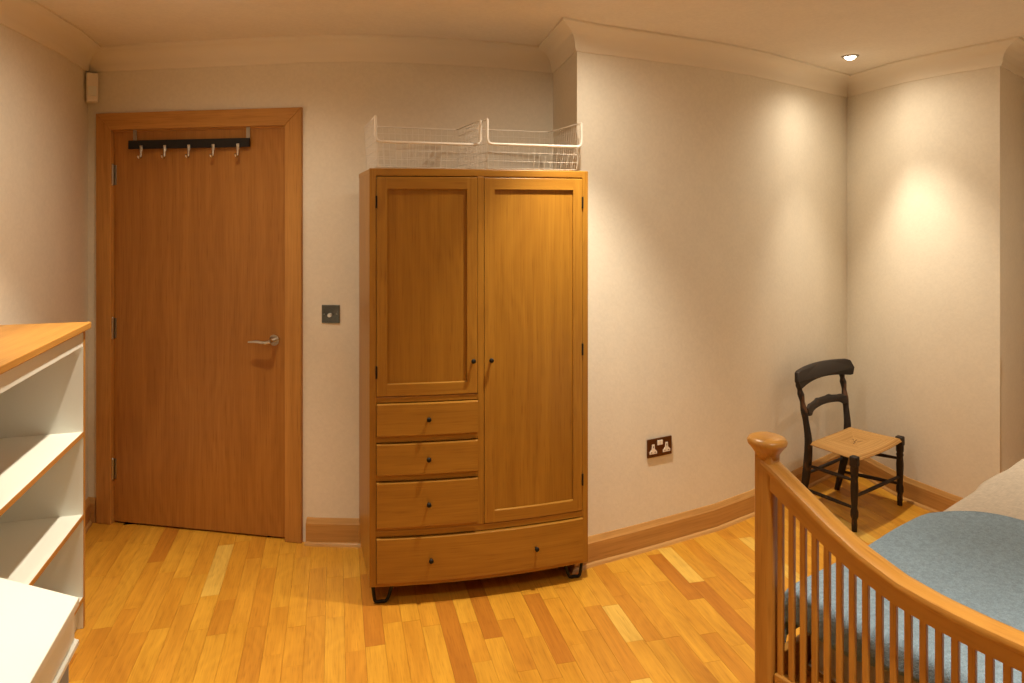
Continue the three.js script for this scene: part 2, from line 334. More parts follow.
// ---------------------------------------------------------------- door in the back wall
{
  const d = new THREE.Group(); d.name = 'door_1'; scene.add(d); d.position.set(-1.545, 0, -3.441); d.rotation.y = R(-11.1);
  d.userData = { kind: 'structure', label: 'flush oak veneer door in a wide oak frame', category: 'door' };
  const xl = -0.4785, xr = 0.4785, top = 1.985, aw = 0.082;
  // lining
  part('door_lining', [wbox(0.03, top, TH, xl - 0.012, top / 2, -TH / 2 + 0.002), wbox(0.03, top, TH, xr + 0.012, top / 2, -TH / 2 + 0.002), wbox(xr - xl + 0.05, 0.03, TH, 0, top + 0.003, -TH / 2 + 0.002, 'x')], M.frameOak, d);
  // mitred architrave
  const arch = (pts, axis) => { const g = extrude(pts, 0.02, 0.004); return grainUV(g, axis); };
  part('architrave', arch([[xl - aw, 0], [xl + 0.003, 0], [xl + 0.003, top - 0.003], [xl - aw, top + aw]], 'y'), M.frameOak, d);
  part('architrave', arch([[xr - 0.003, 0], [xr + aw, 0], [xr + aw, top + aw], [xr - 0.003, top - 0.003]], 'y'), M.frameOak, d);
  part('architrave', arch([[xl - aw, top + aw], [xl + 0.003, top - 0.003], [xr - 0.003, top - 0.003], [xr + aw, top + aw]], 'x'), M.frameOak, d);
  const leaf = part('door_leaf', wbox(xr - xl - 0.008, top - 0.018, 0.044, -0.001, top / 2 - 0.001, -0.026, 'y', 0.003), M.doorOak, d);
  for (const y of [1.757, 0.985, 0.275]) {
    const h = part('hinge', [cyl(0.0065, 0.0065, 0.10, xl + 0.004, y, 0.006, 12), rbox(0.014, 0.10, 0.004, xl + 0.012, y, -0.003, 0.001)], M.steel, d);
    part('hinge_tip', [lathe([[0, 0.007], [0.005, 0.004], [0.0065, 0]], xl + 0.004, y + 0.05, 0.006, 10), lathe([[0, -0.007], [0.005, -0.004], [0.0065, 0]], xl + 0.004, y - 0.05, 0.006, 10)], M.steel, h);
  }
  const hx = xr - 0.066, hy = 0.955, ro = new THREE.CylinderGeometry(0.026, 0.027, 0.009, 24); ro.rotateX(Math.PI / 2); ro.translate(hx, hy, 0.0005);
  const hd = part('door_handle', [clean(ro), rod(V(hx, hy, 0.0), V(hx, hy, 0.05), 0.010, 12)], M.chrome, d, 'polished chrome lever handle');
  part('lever', taper2([V(hx + 0.004, hy, 0.048), V(hx - 0.02, hy - 0.004, 0.054), V(hx - 0.06, hy - 0.001, 0.053), V(hx - 0.105, hy - 0.004, 0.05)], [0.010, 0.010, 0.009, 0.006]), M.chrome, hd);
}
function taper2(pts, radii) {            // swept bar in any direction
  const c = new THREE.CatmullRomCurve3(pts), g = [];
  const N = 18, ps = c.getPoints(N), rad = t => { const f = t * (radii.length - 1), i = Math.min(Math.floor(f), radii.length - 2); return radii[i] + (radii[i + 1] - radii[i]) * (f - i); };
  for (let i = 0; i < N; i++) g.push(rod(ps[i], ps[i + 1], rad(i / N), 10, rad((i + 1) / N)));
  const e = new THREE.SphereGeometry(radii[radii.length - 1], 10, 8); e.translate(ps[N].x, ps[N].y, ps[N].z); g.push(clean(e));
  return merge(g);
}
{ // over-door rack: it hangs on the leaf by two flat straps
  const k = thing('hook_rack', 'black bar of five chrome coat hooks hanging over the door top', 'coat rack', -1.545, 3.441, 0, -11.1);
  const x0 = -0.372, x1 = 0.29, y = 1.905;
  part('bar', rbox(x1 - x0, 0.043, 0.014, (x0 + x1) / 2, y, 0.016, 0.002), M.black, k);
  for (const x of [x0 + 0.022, x1 - 0.016]) part('strap', [rbox(0.02, 0.075, 0.002, x, y + 0.037, 0.002, 0.0005), rbox(0.02, 0.002, 0.045, x, y + 0.0745, -0.019, 0.0005), rbox(0.02, 0.04, 0.006, x, y, 0.006, 0.0005)], M.steel, k);
  for (let i = 0; i < 5; i++) {
    const x = -0.296 + i * 0.1325;
    part('hook', [tube([V(x, y - 0.015, 0.024), V(x, y - 0.050, 0.026), V(x, y - 0.066, 0.030), V(x, y - 0.068, 0.040), V(x, y - 0.056, 0.046)], 0.006, 16, 8), rbox(0.016, 0.03, 0.004, x, y - 0.02, 0.0245, 0.001)], M.chrome, k);
  }
}
{ // alarm sensor in the corner
  const k = thing('alarm_sensor', 'small cream alarm sensor high in the corner by the door', 'sensor', -2.108, 3.515, 2.195, 35);
  part('housing', rbox(0.052, 0.145, 0.036, 0, 0, 0, 0.008, 3), M.plastic, k);
  part('lens', rbox(0.034, 0.05, 0.006, 0, -0.02, 0.0185, 0.0025, 2), M.white, k);
  part('base_plate', rbox(0.056, 0.15, 0.006, 0, 0, -0.02, 0.002), M.plastic, k);
}
{ // dimmer
  const k = thing('light_switch', 'square chrome dimmer switch coloured dark for its reflection, with a white knob beside the door', 'light switch', -0.858, 3.3165, 1.087, -4);
  part('plate', rbox(0.086, 0.086, 0.006, 0, 0, 0.003, 0.002), M.chromeDarkReflect, k);
  const g = new THREE.CylinderGeometry(0.009, 0.010, 0.016, 20); g.rotateX(Math.PI / 2); g.translate(-0.001, -0.004, 0.014);
  part('knob', clean(g), M.white, k, 'white round dimmer knob');
  for (const x of [-0.03, 0.03]) { const s = new THREE.CylinderGeometry(0.003, 0.003, 0.002, 10); s.rotateX(Math.PI / 2); s.translate(x, 0, 0.007); part('screw', clean(s), M.steel, k); }
}
{ // double socket
  const a = Math.atan2(3.34 - 3.215, 0.754 - 0.52) * 180 / Math.PI;
  const k = thing('wall_socket', 'bronze double power socket with white inserts low on the cream wall', 'socket', 0.693, 3.304, 0.463, a);
  part('plate', rbox(0.146, 0.086, 0.007, 0, 0, 0.004, 0.002), M.bronze, k);
  for (const x of [-0.04, 0.04]) {
    const s = part('socket_insert', [extrude([[x - 0.022, -0.027], [x + 0.022, -0.027], [x + 0.022, -0.016], [x + 0.009, -0.004], [x + 0.007, 0.018], [x - 0.007, 0.018], [x - 0.009, -0.004], [x - 0.022, -0.016]], 0.003, 0.0006).translate(0, 0, 0.0065)], M.plastic, k);
    part('pin_holes', [rbox(0.008, 0.003, 0.002, x - 0.011, -0.019, 0.0095, 0.0004), rbox(0.008, 0.003, 0.002, x + 0.011, -0.019, 0.0095, 0.0004), rbox(0.003, 0.009, 0.002, x, 0.006, 0.0095, 0.0004)], M.black, s);
  }
  for (const x of [-0.0085, 0.0085]) part('rocker', rbox(0.014, 0.022, 0.005, x, 0.022, 0.009, 0.001), M.plastic, k);
}

// ---------------------------------------------------------------- wardrobe
const WR = { x: -0.1216, d: 2.893, a: 13.0 };
{
  const k = thing('wardrobe', 'bow-fronted oak wardrobe with two panelled doors and four drawers on hairpin legs', 'wardrobe', WR.x, WR.d, 0, WR.a);
  const hw = 0.4585, y0 = 0.072, y1 = 1.745, dep = 0.42, BOW = 0.036;
  const bend = g => { g = clean(g); const p = g.attributes.position; for (let i = 0; i < p.count; i++) { const x = p.getX(i), z = p.getZ(i); p.setZ(i, z + BOW * (1 - (x / hw) ** 2) * smooth(-0.12, -0.02, z)); } g.computeVertexNormals(); return g; };
  // a board cut into short lengths across so that it can follow the bow
  const board = (xa, xb, ya, yb, za, zb, axis, r = 0.0025) => {
    const g = new THREE.BoxGeometry(xb - xa, yb - ya, zb - za, Math.max(1, Math.round((xb - xa) / 0.05)), 1, 2);
    const rbg = clean(g); rbg.translate((xa + xb) / 2, (ya + yb) / 2, (za + zb) / 2); return bend(grainUV(rbg, axis));
  };
  // a drawer or rail front with eased edges
  const eased = (xa, xb, ya, yb, za, zb, axis, e = 0.004) => {
    const n = Math.max(2, Math.round((xb - xa) / 0.04)), prof = [[za, ya], [za, yb], [zb - e, yb], [zb - e * 0.3, yb - e * 0.3], [zb, yb - e], [zb, ya + e], [zb - e * 0.3, ya + e * 0.3], [zb - e, ya]];
    const pos = [], P = (i, j) => [xa + (xb - xa) * i / n, prof[j % 8][1], prof[j % 8][0]];
    for (let i = 0; i < n; i++) for (let j = 0; j < 8; j++) { const a = P(i, j), b = P(i + 1, j), c = P(i, j + 1), d = P(i + 1, j + 1); pos.push(...a, ...c, ...b, ...b, ...c, ...d); }
    for (let j = 1; j < 7; j++) { pos.push(...P(0, 0), ...P(0, j + 1), ...P(0, j), ...P(n, 0), ...P(n, j), ...P(n, j + 1)); }
    const g = new THREE.BufferGeometry(); g.setAttribute('position', new THREE.Float32BufferAttribute(pos, 3)); g.computeVertexNormals();
    // winding may face inwards: flip by volume
    const q = g.attributes.position.array; let vol = 0; const A = V(0, 0, 0), B = V(0, 0, 0), C = V(0, 0, 0);
    for (let i = 0; i < q.length; i += 9) { A.fromArray(q, i); B.fromArray(q, i + 3); C.fromArray(q, i + 6); vol += A.dot(B.cross(C)); }
    if (vol < 0) for (let i = 0; i < q.length; i += 9) for (let c = 0; c < 3; c++) { const t = q[i + 3 + c]; q[i + 3 + c] = q[i + 6 + c]; q[i + 6 + c] = t; }
    g.computeVertexNormals();
    return bend(grainUV(clean(g), axis));
  };
  const xs = hw - 0.026, ws = hw - 0.02;            // inside of the stiles
  const splay = wbox(0.02, y1 - y0 - 0.008, dep, 0.012, (y0 + y1) / 2 - 0.004, -dep / 2); splay.rotateY(R(5)); splay.translate(-hw, 0, -0.014);   // this side opens slightly towards the wall
  part('side_panel', splay, M.robe, k);
  part('side_panel', wbox(0.02, y1 - y0 - 0.012, dep, ws - 0.006, (y0 + y1) / 2 - 0.004, -dep / 2 - 0.012), M.robe, k);
  part('back_panel', rbox(2 * ws - 0.03, y1 - y0 - 0.03, 0.01, -0.004, (y0 + y1) / 2, -dep, 0.001), M.robe, k);
  const topG = extrude([[-hw + 0.002, 0.006], [ws, 0.006], [ws, dep + 0.012], [-hw - 0.036, dep + 0.012]], 0.022, 0.003); topG.rotateX(-Math.PI / 2); topG.translate(0, y1 - 0.0225, 0);
  part('top_panel', grainUV(topG, 'x'), M.robe, k);
  part('bottom_panel', board(-xs, xs - 0.01, y0 + 0.002, y0 + 0.02, -dep, -0.03, 'x'), M.robe, k);
  part('carcass_divider', rbox(0.018, 1.36, dep - 0.04, 0.02, 1.03, -dep / 2 - 0.03, 0.001), M.robe, k);
  // face frame
  part('stile', eased(-hw, -xs, y0, y1, -0.03, 0, 'y'), M.robe, k);
  part('stile', eased(xs, hw, y0, y1, -0.03, 0, 'y'), M.robe, k);
  const cx0 = -0.026, cx1 = -0.001;
  part('centre_stile', eased(cx0, cx1, 0.296, y1 - 0.03, -0.03, 0.0, 'y', 0.003), M.robe, k);
  part('top_rail', eased(-xs, xs, y1 - 0.031, y1, -0.03, 0, 'x'), M.robe, k);
  part('bottom_rail', eased(-xs, xs, y0, y0 + 0.016, -0.03, -0.001, 'x', 0.003), M.robe, k);
  part('drawer_rail', eased(-xs, xs, 0.270, 0.296, -0.03, -0.002, 'x', 0.003), M.robe, k);
  for (const [a, b] of [[0.493, 0.517], [0.647, 0.673], [0.807, 0.831]]) part('drawer_rail', eased(-xs, cx0, a, b, -0.03, -0.002, 'x', 0.003), M.robe, k);
  const bz = x => BOW * (1 - (x / hw) ** 2);
  const knob = (x, y, parent) => part('knob', [lathe([[0.0001, 0.024], [0.006, 0.0235], [0.0095, 0.019], [0.0095, 0.015], [0.005, 0.010], [0.0045, 0.0]], 0, 0, 0, 14).rotateX(Math.PI / 2).translate(x, y, bz(x) + 0.001)], M.iron, parent, 'small dark round knob');
  const drawer = (xa, xb, ya, yb, kn) => {
    const f = part('drawer_front', eased(xa + 0.002, xb - 0.002, ya + 0.002, yb - 0.003, -0.022, 0.012, 'x', 0.0035), M.robe, k);
    for (const [x, y] of kn) knob(x, y, f).position.z = 0.011;
  };
  drawer(-xs, cx0, 0.673, 0.807, [[-0.227, 0.742]]);
  drawer(-xs, cx0, 0.517, 0.647, [[-0.227, 0.582]]);
  drawer(-xs, cx0, 0.308, 0.493, [[-0.227, 0.402]]);
  drawer(-xs, xs, y0 + 0.016, 0.270, [[-0.218, 0.178], [0.218, 0.178]]);
  // the lower rail of the drawer stack
  part('drawer_rail', eased(-xs, cx0, 0.296, 0.308, -0.03, -0.002, 'x', 0.002), M.robe, k);
  function doorParts(xa, xb, ya, yb, knobX, hingeX, hingeYs) {
    xa += 0.002; xb -= 0.002; ya += 0.002; yb -= 0.003; const s = 0.042, b = 0.05;
    const f = part('door', [eased(xa, xa + s, ya, yb, -0.02, 0.002, 'y', 0.003), eased(xb - s, xb, ya, yb, -0.02, 0.002, 'y', 0.003), eased(xa + s, xb - s, ya, ya + b, -0.02, 0.002, 'x', 0.003), eased(xa + s, xb - s, yb - b, yb, -0.02, 0.002, 'x', 0.003)], M.robe, k);
    part('door_panel', board(xa + s - 0.008, xb - s + 0.008, ya + b - 0.008, yb - b + 0.008, -0.018, -0.009, 'y'), M.robePanel, f);
    knob(knobX, 0.966, f).position.z = 0.002;
    for (const y of hingeYs) part('hinge', rbox(0.007, 0.05, 0.008, hingeX, y, bz(hingeX) + 0.003, 0.001), M.iron, f, 'dark butt hinge');
  }
  doorParts(-xs, cx0, 0.831, y1 - 0.031, -0.047, -xs + 0.001, [1.61, 0.93]);
  doorParts(cx1, xs, 0.296, y1 - 0.031, 0.027, xs - 0.001, [1.61, 0.985, 0.43]);
  // hairpin legs
  for (const [x, z] of [[-0.40, -0.042], [0.392, -0.05], [-0.385, -0.36], [0.375, -0.36]]) {
    const s = Math.sign(x), top = y0 + 0.003;
    part('leg', [tube([V(x + s * 0.045, top, z + 0.03), V(x + s * 0.04, 0.03, z + 0.03), V(x + s * 0.033, 0.008, z + 0.03), V(x + s * 0.012, 0.007, z + 0.03), V(x - s * 0.012, 0.012, z + 0.03), V(x - s * 0.034, top, z + 0.03)], 0.0068, 30, 8), rbox(0.1, 0.004, 0.05, x, y0 + 0.001, z + 0.012, 0.001)], M.iron, k, 'black iron hairpin leg');
  }
}
{ // two white wire baskets on top
  function basket(label, xa, xb, front) {
    const xc = (xa + xb) / 2, half = (xb - xa) / 2; xa = -half; xb = half;
    const k = thing('wire_basket', label, 'basket', WR.x + xc * Math.cos(R(WR.a)), WR.d + xc * Math.sin(R(WR.a)), 1.747, WR.a + 6, 'white wire baskets on the wardrobe');
    const H = 0.205, L = 0.103, zb = -0.36, zf = front, r = 0.0058, f = 0.02;
    // rim: high at the sides and back, dipping at the open front
    const rim = [V(xa, H, zf), V(xa, L + f, zf), V(xa + 0.006, L + 0.006, zf), V(xa + f, L, zf), V(xb - f, L, zf), V(xb - 0.006, L + 0.006, zf), V(xb, L + f, zf), V(xb, H, zf)];
    part('front_rim', [rod(rim[0], rim[1], r), tube([rim[1], rim[2], rim[3]], r, 8, 8), rod(rim[3], rim[4], r), tube([rim[4], rim[5], rim[6]], r, 8, 8), rod(rim[6], rim[7], r)], M.wire, k);
    part('side_rim', rod(V(xa, H, zf), V(xa + 0.01, H, zb), 0.0032), M.wire, k);
    part('side_rim', rod(V(xb, H, zf), V(xb - 0.01, H, zb), 0.0032), M.wire, k);
    part('back_rim', rod(V(xa + 0.01, H, zb), V(xb - 0.01, H, zb), 0.0032), M.wire, k);
    const w = [], q = 0.0009, B = 0.006, nx = 16, nz = 14, i0 = 0.012;
    const xA = xa + i0, xB = xb - i0, zA = zb + i0, zF = zf - 0.03;
    for (let i = 0; i <= nx; i++) { const t = i / nx, x = xA + (xB - xA) * t, X = xa + (xb - xa) * t; w.push(rod(V(x, B, zF), V(x, B, zA), q, 4), rod(V(x, B, zF), V(X, L, zf), q, 4), rod(V(x, B, zA), V(X, H, zb), q, 4)); }
    for (let i = 0; i <= nz; i++) { const t = i / nz, z = zF + (zA - zF) * t, Z = zf + (zb - zf) * t; w.push(rod(V(xA, B, z), V(xB, B, z), q, 4), rod(V(xA, B, z), V(xa, H, Z), q, 4), rod(V(xB, B, z), V(xb, H, Z), q, 4)); }
    for (const h of [0.035, 0.07]) { const t = h / H; for (const [s, X, x] of [[1, xa, xA], [-1, xb, xB]]) w.push(rod(V(x + (X - x) * t, h, zF), V(x + (X - x) * t, h, zA), q, 4)); w.push(rod(V(xA, h, zF + 0.03 * h / L), V(xB, h, zF + 0.03 * h / L), q, 4), rod(V(xA, h, zA - i0 * t), V(xB, h, zA - i0 * t), q, 4)); }
    for (const h of [0.105, 0.14, 0.175]) { const t = h / H; for (const [X, x] of [[xa, xA], [xb, xB]]) w.push(rod(V(x + (X - x) * t, h, zf - 0.002), V(x + (X - x) * t, h, zA), q, 4)); w.push(rod(V(xA, h, zA - i0 * t), V(xB, h, zA - i0 * t), q, 4)); }
    part('wire_mesh', w, M.wire, k);
  }
  basket('white wire basket on the drawer side of the wardrobe top', -0.436, -0.002, -0.005);
  basket('white wire basket on the wardrobe top beside the wall corner', 0.014, 0.438, 0.002);
}

// ---------------------------------------------------------------- shelf unit against the left wall
{
  const k = thing('shelf_unit', 'white open shelf unit with an oak edged top against the wall', 'shelf unit', -1.51, 2.258, 0, 105.6);
  const L = 0.826, hl = L / 2, D = 0.30, t = 0.018;
  part('top_board', [wbox(L + 0.045, 0.026, D + 0.018, 0.004, 1.137, -D / 2 + 0.007, 'x', 0.004)], M.shelfOak, k, 'oak veneered top board');
  part('fascia', rbox(L - 2 * t, 0.062, 0.016, 0, 1.093, -0.010, 0.002), M.white, k);
  for (const s of [-1, 1]) {
    const p = part('side_panel', rbox(t, 1.124, D, s * (hl - t / 2), 0.562, -D / 2, 0.001), M.white, k);
    part('edge_strip', wbox(t, 1.124, 0.002, s * (hl - t / 2), 0.562, 0.001, 'y', 0.0005), M.shelfOak, p, 'oak edging strip');
  }
  part('back_panel', rbox(L - 2 * t, 1.1, 0.006, 0, 0.56, -D + 0.004, 0.001), M.whiteBack, k);
  for (const y of [0.741, 0.43, 0.12]) {
    const p = part('shelf', rbox(L - 2 * t, t, D - 0.012, 0, y - t / 2, -D / 2 + 0.004, 0.001), M.white, k);
    part('edge_strip', wbox(L - 2 * t, t, 0.002, 0, y - t / 2, -0.0005, 'x', 0.0005), M.shelfOak, p, 'oak edging strip');
  }
  part('plinth', rbox(L - 2 * t, 0.1, 0.016, 0, 0.05, -0.03, 0.001), M.white, k);
}
// ---------------------------------------------------------------- white cabinet in the near corner
{
  const k = thing('white_cabinet', 'low white cabinet with a broad white top in front of the shelf unit', 'cabinet', -1.068, 1.727);
  // plan outline relative to its far front corner (x, depth)
  const out = [[0, 0], [-0.30, 0.108], [-0.535, 0.03], [-0.62, -0.58], [0.175, -0.577]];
  const prism = (y0, y1, inset, bev = 0.003) => {
    const c = out.reduce((s, p) => [s[0] + p[0] / 5, s[1] + p[1] / 5], [0, 0]);
    const pts = out.map(p => { const dx = c[0] - p[0], dz = c[1] - p[1], l = Math.hypot(dx, dz); return [p[0] + dx / l * inset, p[1] + dz / l * inset]; });
    const g = extrude(pts, y1 - y0, bev); g.rotateX(-Math.PI / 2); g.translate(0, y0, 0); return g;
  };
  part('top_board', prism(0.598, 0.62, 0), M.white, k);
  part('drawer_box', prism(0.517, 0.597, 0.010), M.white, k);
  part('shelf', prism(0.503, 0.516, 0.0, 0.002), M.white, k);
  part('body', prism(0.05, 0.502, 0.022), M.blueGrey, k, 'blue grey cabinet body');
  part('plinth', prism(0.0, 0.05, 0.045), M.white, k);
}

// ---------------------------------------------------------------- old chair in the corner
{
  const k = thing('side_chair', 'old dark wooden chair with a woven rush seat in the corner', 'chair', 1.825, 3.685, 0, 38);
  const S = 0.365, fl = -0.262, fr = 0.238, zf = 0.105, bl = -0.205, br = 0.212, zb = -0.165;
  const em = M.ebony;
  // turned front legs with a block at the top
  const frontLeg = (x, z) => [lathe([[0.0001, 0], [0.012, 0], [0.0135, 0.03], [0.0125, 0.06], [0.018, 0.075], [0.018, 0.10], [0.0135, 0.115], [0.0165, 0.16], [0.0185, 0.22], [0.0155, 0.262], [0.019, 0.272], [0.0145, 0.282], [0.019, 0.292], [0.0185, 0.33], [0.019, S - 0.008], [0.0001, S - 0.006]], x, 0, z, 16), rbox(0.038, 0.05, 0.038, x, S - 0.02, z, 0.007, 2)];
  part('leg', frontLeg(fl, zf), em, k); part('leg', frontLeg(fr, zf), em, k);
  // rear posts sweep from the floor up to the crest
  const rear = (x, tx) => taper([V(x - (x > 0 ? 0.03 : -0.0), 0, zb - 0.045), V(x - (x > 0 ? 0.012 : -0.0), 0.18, zb - 0.012), V(x, 0.36, zb), V(x + (tx - x) * 0.3, 0.47, zb - 0.016), V(x + (tx - x) * 0.8, 0.60, zb - 0.045), V(tx, 0.660, zb - 0.062)], [0.014, 0.017, 0.019, 0.021, 0.0215, 0.021, 0.0195, 0.018, 0.0165, 0.0155, 0.0185, 0.0125, 0.018, 0.0125, 0.0165, 0.012], 14, 64);
  part('rear_post', rear(bl, -0.200), em, k); part('rear_post', rear(br, 0.262), em, k);
  // yoke crest rail, bowed backwards
  const bowed = (pts, th, z, amt, hw, tilt) => { const g = extrude(pts, th, 0.005); const p = g.attributes.position; for (let i = 0; i < p.count; i++) { const x = p.getX(i) - 0.03, y = p.getY(i); p.setZ(i, p.getZ(i) + z - amt * (1 - (x / hw) ** 2) - tilt * (y - 0.7)); } g.computeVertexNormals(); return clean(toCreasedNormals(g, 0.7)); };
  const crest = []; const N = 28, c0 = -0.245, c1 = 0.345;
  for (let i = 0; i <= N; i++) { const t = i / N, x = c0 + (c1 - c0) * t, q = 2 * t - 1, e = Math.sqrt(Math.max(0, 1 - Math.max(0, (Math.abs(q) - 0.86) / 0.14) ** 2)); crest.push([x, 0.674 + 0.014 * (1 - q * q) + 0.044 * e]); }
  for (let i = N; i >= 0; i--) { const t = i / N, x = c0 + (c1 - c0) * t, q = 2 * t - 1, e = Math.sqrt(Math.max(0, 1 - Math.max(0, (Math.abs(q) - 0.86) / 0.14) ** 2)); crest.push([x, 0.673 + 0.014 * (1 - q * q) - (0.032 + 0.014 * q * q) * e - 0.001]); }
  part('crest_rail', bowed(crest, 0.026, -0.225, 0.028, 0.285, 0.2), em, k);
  const mid = []; const m0 = -0.190, m1 = 0.235;
  for (let i = 0; i <= 24; i++) { const t = i / 24, q = 2 * t - 1; const bump = 0.007 * (Math.exp(-(((Math.abs(q) - 0.3) / 0.06) ** 2)) + Math.exp(-(((Math.abs(q) - 0.8) / 0.06) ** 2))); mid.push([m0 + (m1 - m0) * t, 0.530 + 0.022 * (1 - q * q) + bump]); }
  for (let i = 24; i >= 0; i--) { const t = i / 24, q = 2 * t - 1; mid.push([m0 + (m1 - m0) * t, 0.492 + 0.022 * (1 - q * q) - 0.012 * Math.exp(-(((Math.abs(q) - 0.85) / 0.1) ** 2))]); }
  part('mid_rail', bowed(mid, 0.016, -0.232, 0.022, 0.225, 0.25), em, k);
  // stretchers
  const st = (a, b, r = 0.0085) => part('stretcher', taper2([a, a.clone().lerp(b, 0.33), a.clone().lerp(b, 0.67), b], [r * 0.8, r * 1.15, r * 1.15, r * 0.8]), em, k);
  st(V(fl, 0.17, zf), V(fr, 0.155, zf));
  for (const [fx, bx] of [[fl, bl], [fr, br]]) { st(V(fx, 0.25, zf), V(bx, 0.235, zb - 0.01)); st(V(fx, 0.115, zf), V(bx - (bx > 0 ? 0.018 : 0), 0.105, zb - 0.028)); }
  st(V(bl, 0.185, zb - 0.015), V(br - 0.012, 0.185, zb - 0.015));
  // rush seat: four woven triangles
  const cv = document.createElement('canvas'); cv.width = cv.height = 512; const c = cv.getContext('2d');
  c.fillStyle = '#c09a62'; c.fillRect(0, 0, 512, 512);
  const corners = [[0, 0], [512, 0], [512, 512], [0, 512]];
  const shades = ['#c8a268', '#bd9459', '#c59e64', '#b58c52', '#cfa970', '#c0985e'];
  for (let s = 0; s < 4; s++) {
    c.save(); c.beginPath(); c.moveTo(...corners[s]); c.lineTo(...corners[(s + 1) % 4]); c.lineTo(256 + (s % 2 ? 12 : -12), 256); c.closePath(); c.clip();
    for (let i = 0; i < 52; i++) {
      c.strokeStyle = shades[Math.floor(rnd() * 6)]; c.lineWidth = 8; const o = i * 5 + rr(-1, 1);
      c.beginPath(); if (s === 0) { c.moveTo(0, o); c.lineTo(512, o); } if (s === 2) { c.moveTo(0, 512 - o); c.lineTo(512, 512 - o); } if (s === 1) { c.moveTo(512 - o, 0); c.lineTo(512 - o, 512); } if (s === 3) { c.moveTo(o, 0); c.lineTo(o, 512); } c.stroke();
      c.strokeStyle = 'rgba(96,66,34,0.35)'; c.lineWidth = 1.2; c.stroke();
    }
    c.restore();
  }
  c.strokeStyle = '#5a3c1e'; c.lineWidth = 7; for (const [a, b, d, e] of [[236, 262, 292, 246], [262, 270, 296, 300], [205, 280, 240, 272], [268, 232, 282, 214]]) { c.beginPath(); c.moveTo(a, b); c.lineTo(d, e); c.stroke(); }
  const rt = new THREE.CanvasTexture(cv); rt.colorSpace = THREE.SRGBColorSpace;
  const rb = new THREE.CanvasTexture(cv);
  const rush = std({ color: 0xf0e2ca, map: rt, bumpMap: rb, bumpScale: 0.003, roughness: 0.85 });
  const n = 26, pos = [], uv = [], idx = [];
  for (let s = 0; s < 2; s++) for (let j = 0; j <= n; j++) for (let i = 0; i <= n; i++) {
    const u = i / n, v = j / n, xl = bl - 0.012 + (fl + 0.004 - bl + 0.012) * v, xr = br + 0.012 + (fr - 0.004 - br - 0.012) * v;
    const edge = Math.min(u, 1 - u, v, 1 - v), round = Math.sqrt(Math.min(1, edge / 0.09)), dip = -0.012 * Math.sin(u * Math.PI) * Math.sin(v * Math.PI);
    const bow = 0.014 * Math.sin(u * Math.PI) * (v > 0.5 ? v - 0.5 : 0) * 2;
    pos.push(xl + (xr - xl) * u, s ? S - 0.016 - 0.013 * round + 0.003 : S - 0.016 + 0.022 * round + dip, zb + 0.006 + (zf + 0.012 - zb) * v + bow); uv.push(u, 1 - v);
  }
  const q = (n + 1) * (n + 1); for (let j = 0; j < n; j++) for (let i = 0; i < n; i++) { const a = j * (n + 1) + i, b = a + 1, d = a + n + 1, e = d + 1; idx.push(a, d, b, b, d, e, a + q, b + q, d + q, b + q, e + q, d + q); }
  const g = new THREE.BufferGeometry(); g.setAttribute('position', new THREE.Float32BufferAttribute(pos, 3)); g.setAttribute('uv', new THREE.Float32BufferAttribute(uv, 2)); g.setIndex(idx); g.computeVertexNormals();
  part('seat', clean(g), rush, k, 'woven rush seat with a worn centre');
}

